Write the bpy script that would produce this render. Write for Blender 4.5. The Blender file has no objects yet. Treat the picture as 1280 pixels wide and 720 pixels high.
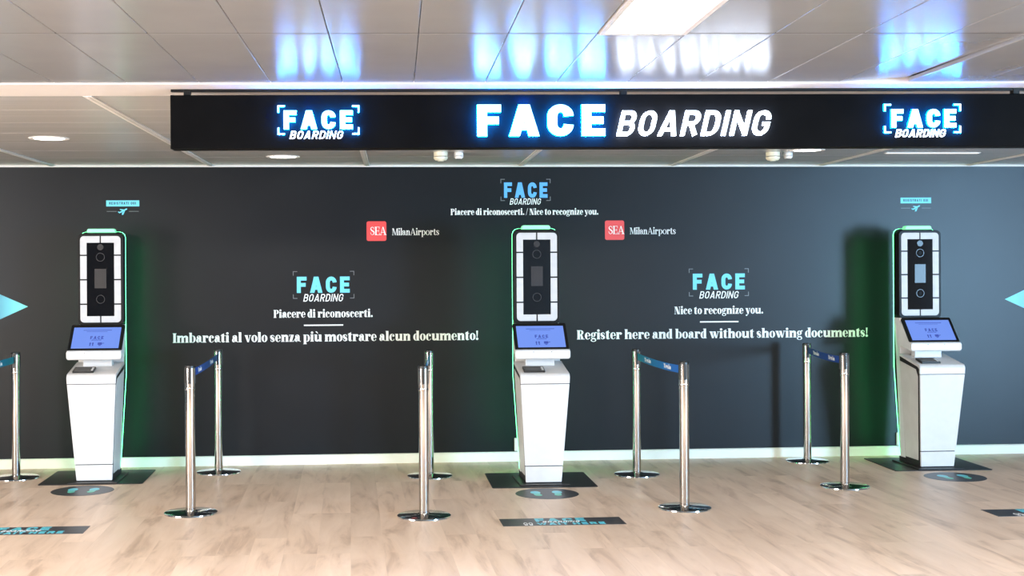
import bpy, bmesh, math, random
from mathutils import Vector, Matrix

sc = bpy.context.scene
COL = sc.collection
rng = random.Random(7)
pi = math.pi

# ------------------------------------------------------------------ camera
CAM_H = 1.6
YAW, ROLL, FPX = math.radians(3.8), math.radians(0.34), 1650.0
PCX, PCY = 546.0, 338.0
fw = Vector((math.sin(YAW), math.cos(YAW), 0))
r0 = Vector((math.cos(YAW), -math.sin(YAW), 0))
up0 = Vector((0, 0, 1))
rr = r0 * math.cos(ROLL) - up0 * math.sin(ROLL)
uu = up0 * math.cos(ROLL) + r0 * math.sin(ROLL)
cam = bpy.data.cameras.new('camera')
cam.sensor_width = 36.0
cam.lens = 36.0 * FPX / 1280.0
cam.shift_x = (640 - PCX) / 1280.0
cam.shift_y = -(360 - PCY) / 1280.0
cam.clip_end = 200
camo = bpy.data.objects.new('camera', cam)
COL.objects.link(camo)
M4 = Matrix(((rr.x, uu.x, -fw.x, 0), (rr.y, uu.y, -fw.y, 0), (rr.z, uu.z, -fw.z, CAM_H), (0, 0, 0, 1)))
camo.matrix_world = M4
sc.camera = camo

# ------------------------------------------------------------------ world, lights, exposure
sc.view_settings.view_transform = 'Standard'
sc.view_settings.look = 'None'
sc.view_settings.gamma = 1.0
sc.view_settings.exposure = 0.02
sc.view_settings.use_curve_mapping = False
w = bpy.data.worlds.new('world')
sc.world = w
w.use_nodes = True
w.node_tree.nodes['Background'].inputs[0].default_value = (0.80, 0.90, 1.0, 1)
w.node_tree.nodes['Background'].inputs[1].default_value = 0.3


def area(name, loc, target, sx, sy, power, color=(1, 1, 1)):
    l = bpy.data.lights.new(name, 'AREA')
    l.shape = 'RECTANGLE'
    l.size, l.size_y = sx, sy
    l.energy = power
    l.color = color
    o = bpy.data.objects.new(name, l)
    COL.objects.link(o)
    o.location = loc
    d = Vector(target) - Vector(loc)
    o.rotation_euler = d.to_track_quat('-Z', 'Y').to_euler()
    return o


CEIL = 2.478
WALL_Y = 10.985
# daylight through the glazed side on the right
area('daylight', (11.4, -1.8, 1.35), (0.0, -1.8, 1.30), 3.6, 2.1, 3700, (0.38, 0.68, 1.0))
# fill light added before the closed left wall to brighten the kiosk sides
area('left_fill', (-7.2, 3.0, 1.35), (0.0, 3.0, 1.30), 4.0, 2.0, 900, (1.0, 0.95, 0.90))
# unseen ceiling lamps behind the photographer and over the hall
for lx, ly, p in ((-2.9, 3.5, 185), (-0.6, 3.5, 165), (3.0, 3.5, 150), (5.2, 3.5, 110), (-2.6, -0.5, 50), (1.0, 0.6, 50), (4.2, -0.5, 40),
                  (-6.2, 6.6, 130), (-6.0, 2.5, 60), (9.2, 6.0, 110)):  # these outer three are added to light kiosk sides and nearby floor
    area('unseen_hall_light', (lx, ly, 2.40), (lx, ly + 0.12, 0), 0.9, 0.9, p, (1.0, 0.93, 0.86))

# ------------------------------------------------------------------ materials


def mat(name, col, rough=0.5, metal=0.0, spec=0.5, emit=None, es=0.0, coat=0.0, coat_rough=0.1):
    m = bpy.data.materials.new(name)
    m.use_nodes = True
    b = m.node_tree.nodes['Principled BSDF']
    b.inputs['Base Color'].default_value = (*col, 1)
    b.inputs['Roughness'].default_value = rough
    b.inputs['Metallic'].default_value = metal
    b.inputs['Specular IOR Level'].default_value = spec
    b.inputs['Coat Weight'].default_value = coat
    b.inputs['Coat Roughness'].default_value = coat_rough
    if emit:
        b.inputs['Emission Color'].default_value = (*emit, 1)
        b.inputs['Emission Strength'].default_value = es
    return m


def noise_color(m, c1, c2, scale=(1, 1, 1), nscale=6.0, detail=4.0, lo=0.35, hi=0.65, bump=0.0):
    nt = m.node_tree
    b = nt.nodes['Principled BSDF']
    tc = nt.nodes.new('ShaderNodeTexCoord')
    mp = nt.nodes.new('ShaderNodeMapping')
    mp.inputs['Scale'].default_value = scale
    nz = nt.nodes.new('ShaderNodeTexNoise')
    nz.inputs['Scale'].default_value = nscale
    nz.inputs['Detail'].default_value = detail
    cr = nt.nodes.new('ShaderNodeValToRGB')
    cr.color_ramp.elements[0].position = lo
    cr.color_ramp.elements[1].position = hi
    cr.color_ramp.elements[0].color = (*c1, 1)
    cr.color_ramp.elements[1].color = (*c2, 1)
    nt.links.new(tc.outputs['Object'], mp.inputs[0])
    nt.links.new(mp.outputs[0], nz.inputs['Vector'])
    nt.links.new(nz.outputs['Fac'], cr.inputs[0])
    nt.links.new(cr.outputs[0], b.inputs['Base Color'])
    if bump:
        bp = nt.nodes.new('ShaderNodeBump')
        bp.inputs['Strength'].default_value = bump
        bp.inputs['Distance'].default_value = 0.002
        nt.links.new(nz.outputs['Fac'], bp.inputs['Height'])
        nt.links.new(bp.outputs[0], b.inputs['Normal'])
    return m


M = {}
M['wall_dark'] = noise_color(mat('dark_wall_paint', (0.016, 0.018, 0.021), 0.36, 0, 0.25),
                             (0.0055, 0.0075, 0.0105), (0.0068, 0.009, 0.0122), nscale=2.0)
M['wall_pale'] = noise_color(mat('pale_wall_paint', (0.5, 0.48, 0.45), 0.7), (0.17, 0.165, 0.16), (0.2, 0.195, 0.19))
M['skirting'] = noise_color(mat('white_skirting_paint', (0.8, 0.8, 0.76), 0.4), (0.78, 0.78, 0.73), (0.82, 0.82, 0.78))
M['ceiling'] = noise_color(mat('white_lacquered_panel', (0.5, 0.5, 0.5), 0.225, 0, 0.5),
                           (0.195, 0.20, 0.205), (0.21, 0.215, 0.22), nscale=3.0)
M['ceiling_rear'] = noise_color(mat('grey_lacquered_plank', (0.5, 0.5, 0.5), 0.25, 0, 0.5),
                                (0.40, 0.40, 0.39), (0.44, 0.44, 0.43), scale=(0.2, 6, 1), nscale=3.0)
M['profile'] = noise_color(mat('ceiling_profile_paint', (0.6, 0.6, 0.6), 0.4), (0.58, 0.57, 0.55), (0.63, 0.62, 0.6))
M['trim'] = noise_color(mat('ceiling_trim_paint', (0.6, 0.58, 0.56), 0.5), (0.52, 0.50, 0.485), (0.55, 0.53, 0.515))
M['black_gap'] = mat('dark_void', (0.03, 0.03, 0.03), 0.8)
M['sign_black'] = noise_color(mat('black_sign_panel', (0.01, 0.01, 0.01), 0.45, 0, 0.02), (0.0028, 0.0028, 0.003), (0.0038, 0.0038, 0.004))
M['blue_face'] = mat('lit_blue_white_letter', (0.8, 0.8, 0.8), 0.4, emit=(0.125, 0.52, 1.0), es=9.0)
M['blue_side'] = mat('lit_blue_return', (0.1, 0.2, 0.8), 0.4, emit=(0.0, 0.26, 1.0), es=210.0)
M['white_face'] = mat('lit_white_letter', (0.8, 0.8, 0.8), 0.4, emit=(0.72, 0.90, 1.0), es=2.0)
M['white_side'] = mat('lit_white_return', (0.8, 0.8, 0.8), 0.4, emit=(0.62, 0.74, 1.0), es=40)
M['white_side_small'] = mat('lit_white_thin_return', (0.8, 0.8, 0.8), 0.4, emit=(0.70, 0.78, 1.0), es=6.0)
M['lamp'] = mat('lamp_diffuser', (0.9, 0.9, 0.9), 0.5, emit=(1.0, 0.97, 0.93), es=9.0)
M['strip_lamp'] = mat('strip_lamp_diffuser', (0.8, 0.8, 0.8), 0.5, emit=(1.0, 0.97, 0.93), es=0.9)
M['panel_lamp'] = mat('panel_lamp_diffuser', (0.9, 0.9, 0.9), 0.5, emit=(1.0, 0.98, 0.96), es=24.0)
M['alu'] = noise_color(mat('grey_aluminium_frame', (0.55, 0.54, 0.52), 0.4, 0.4), (0.5, 0.49, 0.47), (0.58, 0.57, 0.55))
M['white'] = noise_color(mat('white_powder_coat', (0.8, 0.8, 0.79), 0.35), (0.655, 0.655, 0.65), (0.68, 0.68, 0.675), nscale=20)
M['side_grey'] = noise_color(mat('pale_grey_side_panel', (0.6, 0.6, 0.57), 0.4), (0.57, 0.57, 0.54), (0.62, 0.62, 0.59), nscale=8)
M['gasket'] = mat('black_rubber', (0.012, 0.012, 0.012), 0.6)
M['head_black'] = noise_color(mat('black_head_plastic', (0.01, 0.01, 0.01), 0.45, 0, 0.2), (0.005, 0.005, 0.005), (0.007, 0.007, 0.007))
M['glass_black'] = mat('black_gloss_glass', (0.004, 0.004, 0.005), 0.03, 0, 0.5)
M['light_panel'] = noise_color(mat('frosted_light_panel', (0.68, 0.68, 0.68), 0.45), (0.50, 0.50, 0.50), (0.54, 0.54, 0.54), nscale=20)
M['ring'] = mat('camera_ring_metal', (0.05, 0.05, 0.055), 0.3, 0.3)
M['lens'] = mat('camera_lens_glass', (0.004, 0.004, 0.005), 0.05)
M['small_display'] = mat('small_grey_display', (0.006, 0.0065, 0.010), 0.35)
M['led'] = mat('green_light_strip', (0.5, 0.9, 0.6), 0.4, emit=(0.09, 1.0, 0.32), es=4.5)
M['glow_rear'] = mat('green_added_glow_strip', (0.5, 0.9, 0.6), 0.4, emit=(0.06, 1.0, 0.27), es=27.0)  # emitter added for the green glow on the wall
M['beacon'] = mat('green_beacon', (0.25, 0.6, 0.4), 0.4, emit=(0.22, 1.0, 0.42), es=0.7)
M['screen'] = noise_color(mat('blue_lit_screen', (0.02, 0.02, 0.03), 0.25, emit=(0.155, 0.29, 0.86), es=1.0),
                          (0.02, 0.02, 0.03), (0.02, 0.02, 0.03))
M['screen_ink'] = mat('screen_dark_blue', (0.02, 0.02, 0.05), 0.25, emit=(0.03, 0.07, 0.42), es=1.0)
M['reader'] = mat('black_reader_plastic', (0.015, 0.015, 0.015), 0.3)
M['reader_glass'] = mat('reader_glass', (0.10, 0.10, 0.10), 0.1)
M['plate_black'] = noise_color(mat('black_floor_plate', (0.014, 0.014, 0.014), 0.42), (0.012, 0.012, 0.012), (0.017, 0.017, 0.017), nscale=40)
M['chrome'] = mat('polished_steel', (0.48, 0.46, 0.44), 0.09, 1.0)
M['chrome_base'] = mat('polished_steel_base', (0.62, 0.62, 0.61), 0.10, 1.0)
M['post_black'] = mat('black_slot_plastic', (0.012, 0.012, 0.012), 0.4)
M['cyan'] = mat('cyan_vinyl', (0.15, 0.60, 0.82), 0.45)
M['sky'] = mat('sky_blue_vinyl', (0.10, 0.38, 0.86), 0.45)
M['vinyl_white'] = mat('white_vinyl', (0.82, 0.83, 0.83), 0.45)
M['vinyl_grey'] = mat('grey_vinyl', (0.16, 0.17, 0.18), 0.45)
M['vinyl_red'] = mat('red_vinyl', (0.76, 0.06, 0.06), 0.45)
M['vinyl_ink'] = mat('dark_ink', (0.01, 0.02, 0.03), 0.5)
M['decal'] = noise_color(mat('charcoal_floor_vinyl', (0.045, 0.045, 0.05), 0.4), (0.04, 0.04, 0.044), (0.05, 0.05, 0.055), nscale=30)
M['decal_cyan'] = mat('cyan_floor_print', (0.10, 0.55, 0.66), 0.4)
M['cream'] = mat('cream_detector_plastic', (0.70, 0.67, 0.52), 0.4)
M['det_white'] = mat('white_detector_plastic', (0.78, 0.78, 0.76), 0.4)


def mat_foot():
    m = mat('footprint_print', (0.1, 0.5, 0.6), 0.4)
    nt = m.node_tree
    tc = nt.nodes.new('ShaderNodeTexCoord')
    sp = nt.nodes.new('ShaderNodeSeparateXYZ')
    mr = nt.nodes.new('ShaderNodeMapRange')
    mr.inputs[1].default_value = -0.10
    mr.inputs[2].default_value = 0.06
    cr = nt.nodes.new('ShaderNodeValToRGB')
    cr.color_ramp.elements[0].color = (0.10, 0.55, 0.34, 1)
    cr.color_ramp.elements[1].color = (0.16, 0.68, 0.84, 1)
    nt.links.new(tc.outputs['Object'], sp.inputs[0])
    nt.links.new(sp.outputs['Y'], mr.inputs[0])
    nt.links.new(mr.outputs[0], cr.inputs[0])
    nt.links.new(cr.outputs[0], nt.nodes['Principled BSDF'].inputs['Base Color'])
    return m


M['foot'] = mat_foot()


def mat_gradient(name, c1, c2, axis, lo, hi, rough=0.45):
    m = mat(name, c1, rough)
    nt = m.node_tree
    tc = nt.nodes.new('ShaderNodeTexCoord')
    sp = nt.nodes.new('ShaderNodeSeparateXYZ')
    mr = nt.nodes.new('ShaderNodeMapRange')
    mr.inputs[1].default_value = lo
    mr.inputs[2].default_value = hi
    cr = nt.nodes.new('ShaderNodeValToRGB')
    cr.color_ramp.elements[0].color = (*c1, 1)
    cr.color_ramp.elements[1].color = (*c2, 1)
    nt.links.new(tc.outputs['Object'], sp.inputs[0])
    nt.links.new(sp.outputs[axis], mr.inputs[0])
    nt.links.new(mr.outputs[0], cr.inputs[0])
    nt.links.new(cr.outputs[0], nt.nodes['Principled BSDF'].inputs['Base Color'])
    return m


M['belt'] = mat_gradient('printed_belt', (0.006, 0.10, 0.42), (0.004, 0.16, 0.20), 'Y', 0.1, 1.5, 0.6)
M['belt_deep'] = mat_gradient('deep_blue_belt', (0.006, 0.05, 0.28), (0.006, 0.05, 0.14), 'Y', 0.1, 1.3, 0.6)


def mat_floor():
    m = mat('wood_laminate', (0.6, 0.48, 0.36), 0.42, 0, 0.4)
    nt = m.node_tree
    b = nt.nodes['Principled BSDF']
    L = nt.links.new
    tc = nt.nodes.new('ShaderNodeTexCoord')
    mp = nt.nodes.new('ShaderNodeMapping')
    mp.inputs['Rotation'].default_value = (0, 0, pi / 2)
    br = nt.nodes.new('ShaderNodeTexBrick')
    br.inputs['Scale'].default_value = 1.0
    br.inputs['Brick Width'].default_value = 1.25
    br.inputs['Row Height'].default_value = 0.19
    br.inputs['Mortar Size'].default_value = 0.0012
    br.inputs['Mortar Smooth'].default_value = 0.2
    br.offset = 0.37
    br.offset_frequency = 3
    br.inputs['Color1'].default_value = (0.0, 0.0, 0.0, 1)
    br.inputs['Color2'].default_value = (1, 1, 1, 1)
    br.inputs['Mortar'].default_value = (0.35, 0.35, 0.35, 1)
    L(tc.outputs['Object'], mp.inputs[0])
    L(mp.outputs[0], br.inputs['Vector'])
    # grain
    mp2 = nt.nodes.new('ShaderNodeMapping')
    mp2.inputs['Scale'].default_value = (7.0, 1.1, 1)
    addv = nt.nodes.new('ShaderNodeVectorMath')
    addv.operation = 'ADD'
    sclv = nt.nodes.new('ShaderNodeVectorMath')
    sclv.operation = 'SCALE'
    sclv.inputs['Scale'].default_value = 9.0
    L(br.outputs['Color'], sclv.inputs[0])
    L(tc.outputs['Object'], mp2.inputs[0])
    L(mp2.outputs[0], addv.inputs[0])
    L(sclv.outputs[0], addv.inputs[1])
    nz = nt.nodes.new('ShaderNodeTexNoise')
    nz.inputs['Scale'].default_value = 1.1
    nz.inputs['Detail'].default_value = 5.0
    nz.inputs['Roughness'].default_value = 0.6
    nz.inputs['Distortion'].default_value = 0.6
    L(addv.outputs[0], nz.inputs['Vector'])
    cr = nt.nodes.new('ShaderNodeValToRGB')
    e = cr.color_ramp.elements
    e[0].position, e[0].color = 0.28, (0.50, 0.36, 0.265, 1)
    e[1].position, e[1].color = 0.66, (0.82, 0.65, 0.515, 1)
    k = e.new(0.46)
    k.color = (0.735, 0.565, 0.435, 1)
    L(nz.outputs['Fac'], cr.inputs[0])
    # plank to plank tint
    mx = nt.nodes.new('ShaderNodeMix')
    mx.data_type = 'RGBA'
    mx.blend_type = 'MULTIPLY'
    mx.inputs['Factor'].default_value = 1.0
    cr2 = nt.nodes.new('ShaderNodeValToRGB')
    cr2.color_ramp.elements[0].color = (0.91, 0.90, 0.89, 1)
    cr2.color_ramp.elements[1].color = (1.06, 1.06, 1.06, 1)
    L(br.outputs['Color'], cr2.inputs[0])
    L(cr.outputs[0], mx.inputs['A'])
    L(cr2.outputs[0], mx.inputs['B'])
    L(mx.outputs['Result'], b.inputs['Base Color'])
    return m


M['floor'] = mat_floor()

# ------------------------------------------------------------------ mesh helpers


class MB:
    def __init__(self):
        self.bm = bmesh.new()

    def poly(self, pts, mi=0):
        vs = [self.bm.verts.new(p) for p in pts]
        f = self.bm.faces.new(vs)
        f.material_index = mi
        return f

    def prism(self, pts, off, mi=0, mside=None):
        """front polygon pts (3D) and its copy at pts + off"""
        off = Vector(off)
        a = [self.bm.verts.new(Vector(p)) for p in pts]
        b = [self.bm.verts.new(Vector(p) + off) for p in pts]
        n = len(a)
        f = self.bm.faces.new(a)
        f.material_index = mi
        f = self.bm.faces.new(list(reversed(b)))
        f.material_index = mi if mside is None else mside
        for i in range(n):
            j = (i + 1) % n
            f = self.bm.faces.new((a[j], a[i], b[i], b[j]))
            f.material_index = mi if mside is None else mside
        return self

    def box(self, x0, x1, y0, y1, z0, z1, mi=0):
        return self.prism([(x0, y0, z0), (x1, y0, z0), (x1, y1, z0), (x0, y1, z0)], (0, 0, z1 - z0), mi)

    def lathe(self, prof, c=(0, 0, 0), n=40, mi=0, a0=0.0, a1=2 * pi):
        rings = []
        for r, z in prof:
            if r < 1e-6:
                rings.append([self.bm.verts.new((c[0], c[1], c[2] + z))])
            else:
                rings.append([self.bm.verts.new((c[0] + r * math.cos(2 * pi * i / n), c[1] + r * math.sin(2 * pi * i / n), c[2] + z)) for i in range(n)])
        for p, q in zip(rings, rings[1:]):
            for i in range(n):
                j = (i + 1) % n
                if len(p) == 1 and len(q) == 1:
                    continue
                if len(p) == 1:
                    f = self.bm.faces.new((p[0], q[j], q[i]))
                elif len(q) == 1:
                    f = self.bm.faces.new((p[i], p[j], q[0]))
                else:
                    f = self.bm.faces.new((p[i], p[j], q[j], q[i]))
                f.material_index = mi
        return self

    def loft(self, loops, mi=0, caps=True):
        """closed loops of equal length"""
        R = [[self.bm.verts.new(Vector(p)) for p in lp] for lp in loops]
        n = len(R[0])
        for a, b in zip(R, R[1:]):
            for i in range(n):
                j = (i + 1) % n
                f = self.bm.faces.new((a[i], a[j], b[j], b[i]))
                f.material_index = mi
        if caps:
            f = self.bm.faces.new(list(reversed(R[0])))
            f.material_index = mi
            f = self.bm.faces.new(R[-1])
            f.material_index = mi
        return self

    def build(self, name, mats, parent=None, smooth=False, bevel=0.0, seg=2, auto=None):
        bmesh.ops.recalc_face_normals(self.bm, faces=self.bm.faces[:])
        me = bpy.data.meshes.new(name)
        self.bm.to_mesh(me)
        self.bm.free()
        o = bpy.data.objects.new(name, me)
        for m in (mats if isinstance(mats, (list, tuple)) else [mats]):
            me.materials.append(M[m])
        COL.objects.link(o)
        if parent:
            o.parent = parent
        if smooth:
            for p in me.polygons:
                p.use_smooth = True
            try:
                me.set_sharp_from_angle(angle=math.radians(auto or 35))
            except Exception:
                pass
        if bevel:
            b = o.modifiers.new('bevel', 'BEVEL')
            b.width = bevel
            b.segments = seg
            b.limit_method = 'ANGLE'
            b.angle_limit = math.radians(40)
        return o


def tag(o, label, cat, group=None):
    o['label'] = label
    o['category'] = cat
    if group:
        o['group'] = group
    return o


def empty(name, loc, label, cat, group=None, rz=0.0):
    o = bpy.data.objects.new(name, None)
    o.empty_display_size = 0.1
    COL.objects.link(o)
    o.location = loc
    o.rotation_euler = (0, 0, rz)
    return tag(o, label, cat, group)


def structure(o):
    o['kind'] = 'structure'
    return o


def copy_tree(o, parent=None):
    kids = list(o.children)
    c = o.copy()
    COL.objects.link(c)
    if parent is not None:
        c.parent = parent
    for k in kids:
        copy_tree(k, c)
    return c


def rrect(x0, x1, y0, y1, r, n=6):
    pts = []
    for cx, cy, a in ((x1 - r, y1 - r, 0), (x0 + r, y1 - r, 90), (x0 + r, y0 + r, 180), (x1 - r, y0 + r, 270)):
        for i in range(n + 1):
            t = math.radians(a + 90 * i / n)
            pts.append((cx + r * math.cos(t), cy + r * math.sin(t)))
    return pts


class Plane:
    """2D drawing plane: u along U, v along V, thickness along N"""

    def __init__(self, o, U, V, N):
        self.o, self.U, self.V, self.N = Vector(o), Vector(U), Vector(V), Vector(N)

    def __call__(self, u, v, n=0.0):
        return self.o + self.U * u + self.V * v + self.N * n

    def put(self, mb, polys, t, n0=0.0, mi=0, mside=None):
        for i, p in enumerate(polys):
            tt = t + (i * 0.618 % 1.0) * min(0.0005, 0.4 * t) if len(polys) > 1 else t   # overlapping strokes never share a face
            mb.prism([self(u, v, n0 + tt) for u, v in p], -self.N * tt, mi, mside)
        return mb


# ------------------------------------------------------------------ lettering


def arc(cx, cy, rx, ry, a0, a1, n=10):
    return [(cx + rx * math.cos(math.radians(a0 + (a1 - a0) * i / n)), cy + ry * math.sin(math.radians(a0 + (a1 - a0) * i / n))) for i in range(n + 1)]


def thick(pts, wd, closed=False, cap=True):
    """quads along a polyline of constant or varying width"""
    ws = wd if isinstance(wd, list) else [wd] * len(pts)
    P = [Vector(p) for p in pts]
    q = [P[0]]
    w2 = [ws[0]]
    for p, x in zip(P[1:], ws[1:]):
        if (p - q[-1]).length > 1e-5:
            q.append(p)
            w2.append(x)
    if closed and (q[0] - q[-1]).length < 1e-5:
        q.pop()
        w2.pop()
    P, ws = q, w2
    n = len(P)
    L, R = [], []
    for i in range(n):
        pv = P[i - 1] if (i > 0 or closed) else None
        nx = P[(i + 1) % n] if (i < n - 1 or closed) else None
        d1 = (P[i] - pv).normalized() if pv is not None else None
        d2 = (nx - P[i]).normalized() if nx is not None else None
        pt = P[i].copy()
        if d1 is None:
            if cap:
                pt = pt - d2 * ws[i] / 2
            d1 = d2
        if d2 is None:
            if cap:
                pt = pt + d1 * ws[i] / 2
            d2 = d1
        n1 = Vector((-d1.y, d1.x))
        n2 = Vector((-d2.y, d2.x))
        m = n1 + n2
        if m.length < 1e-4:
            m = n1.copy()
        m.normalize()
        k = max(m.dot(n1), 0.45)
        L.append(pt + m * ws[i] / 2 / k)
        R.append(pt - m * ws[i] / 2 / k)
    out = []
    for i in range(n if closed else n - 1):
        j = (i + 1) % n
        out.append([tuple(R[i]), tuple(R[j]), tuple(L[j]), tuple(L[i])])
    return out


SANS_W = dict(F=.56, A=.72, C=.62, E=.56, B=.62, O=.62, R=.63, D=.62, I=0, N=.66, G=.63, W=.95, T=.6, H=.64, S=.6, Q=.64, U=.62)


def sans(ch, w):
    """upright grotesque capital of height 1 with stroke w -> (polys, width)"""
    if ch == ' ':
        return [], .3
    W = max(SANS_W[ch] * (.86 + .7 * w), w)

    def m(pts):
        return [(w / 2 + x * (W - w), w / 2 + y * (1 - w)) for x, y in pts]
    S = []
    if ch == 'A':
        q = w * .56
        s = 1.1 * w
        c = W / 2
        S.append([(0, 0), (s, 0), (c - q + s, 1), (c - q, 1)])
        S.append([(W - s, 0), (W, 0), (c + q, 1), (c + q - s, 1)])
        S.append([(.5 * s, .19), (W - .5 * s, .19), (W - .5 * s - .1, .19 + .85 * w), (.5 * s + .1, .19 + .85 * w)])
        return S, W
    strokes = {
        'F': [([(0, 0), (0, 1), (1, 1)], 0), ([(0, .5), (.85, .5)], 0)],
        'E': [([(1, 1), (0, 1), (0, 0), (1, 0)], 0), ([(0, .5), (.88, .5)], 0)],
        'C': [(arc(.5, .68, .5, .32, 0, 180) + arc(.5, .32, .5, .32, 180, 360), 2)],
        'O': [(arc(.5, .68, .5, .32, 0, 180) + arc(.5, .32, .5, .32, 180, 360), 1)],
        'Q': [(arc(.5, .68, .5, .32, 0, 180) + arc(.5, .32, .5, .32, 180, 360), 1), ([(.6, .25), (1, -.02)], 2)],
        'G': [(arc(.5, .68, .5, .32, 0, 180) + arc(.5, .32, .5, .32, 180, 360) + [(1, .46), (.6, .46)], 2)],
        'B': [([(0, 0), (0, 1)], 0), ([(0, 1), (.6, 1)] + arc(.6, .76, .36, .24, 90, -90) + [(0, .52)], 2),
              ([(0, .52), (.6, .52)] + arc(.6, .26, .4, .26, 90, -90) + [(0, 0)], 2)],
        'R': [([(0, 0), (0, 1)], 0), ([(0, 1), (.6, 1)] + arc(.6, .74, .4, .26, 90, -90) + [(0, .48)], 2), ([(.5, .48), (.95, 0)], 0)],
        'D': [([(0, 0), (0, 1)], 0), ([(0, 1), (.45, 1)] + arc(.45, .66, .55, .34, 90, 0) + arc(.45, .34, .55, .34, 0, -90) + [(0, 0)], 2)],
        'I': [([(0, 0), (0, 1)], 0)],
        'N': [([(0, 0), (0, 1)], 0), ([(1, 0), (1, 1)], 0), ([(0, 1), (1, 0)], 2)],
        'W': [([(0, 1), (.25, 0), (.5, .9), (.75, 0), (1, 1)], 0)],
        'T': [([(0, 1), (1, 1)], 0), ([(.5, 1), (.5, 0)], 0)],
        'H': [([(0, 0), (0, 1)], 0), ([(1, 0), (1, 1)], 0), ([(0, .5), (1, .5)], 2)],
        'S': [(arc(.5, .75, .5, .25, 10, 270) + arc(.5, .25, .5, .25, 90, -170), 2)],
        'U': [([(0, 1)] + arc(.5, .32, .5, .32, 180, 360) + [(1, 1)], 0)],
    }[ch]
    for pts, fl in strokes:
        S += thick(m(pts), w, closed=(fl == 1), cap=(fl == 0))
    return S, W


def sans_text(txt, w, gap, width, height, slant=0.0, x0=0.0, y0=0.0):
    """-> list of (char, polys) fitted into width x height, lower left at (x0, y0)"""
    g, x = [], 0.0
    for ch in txt:
        p, W = sans(ch, w)
        g.append((ch, [[(u + x, v) for u, v in q] for q in p]))
        x += W + gap
    tot = x - gap + slant
    out = []
    for ch, p in g:
        if p:
            out.append((ch, [[(x0 + (u + slant * v) * width / tot, y0 + v * height) for u, v in q] for q in p]))
    return out


def flat(gl):
    return [q for ch, p in gl for q in p]


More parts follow.
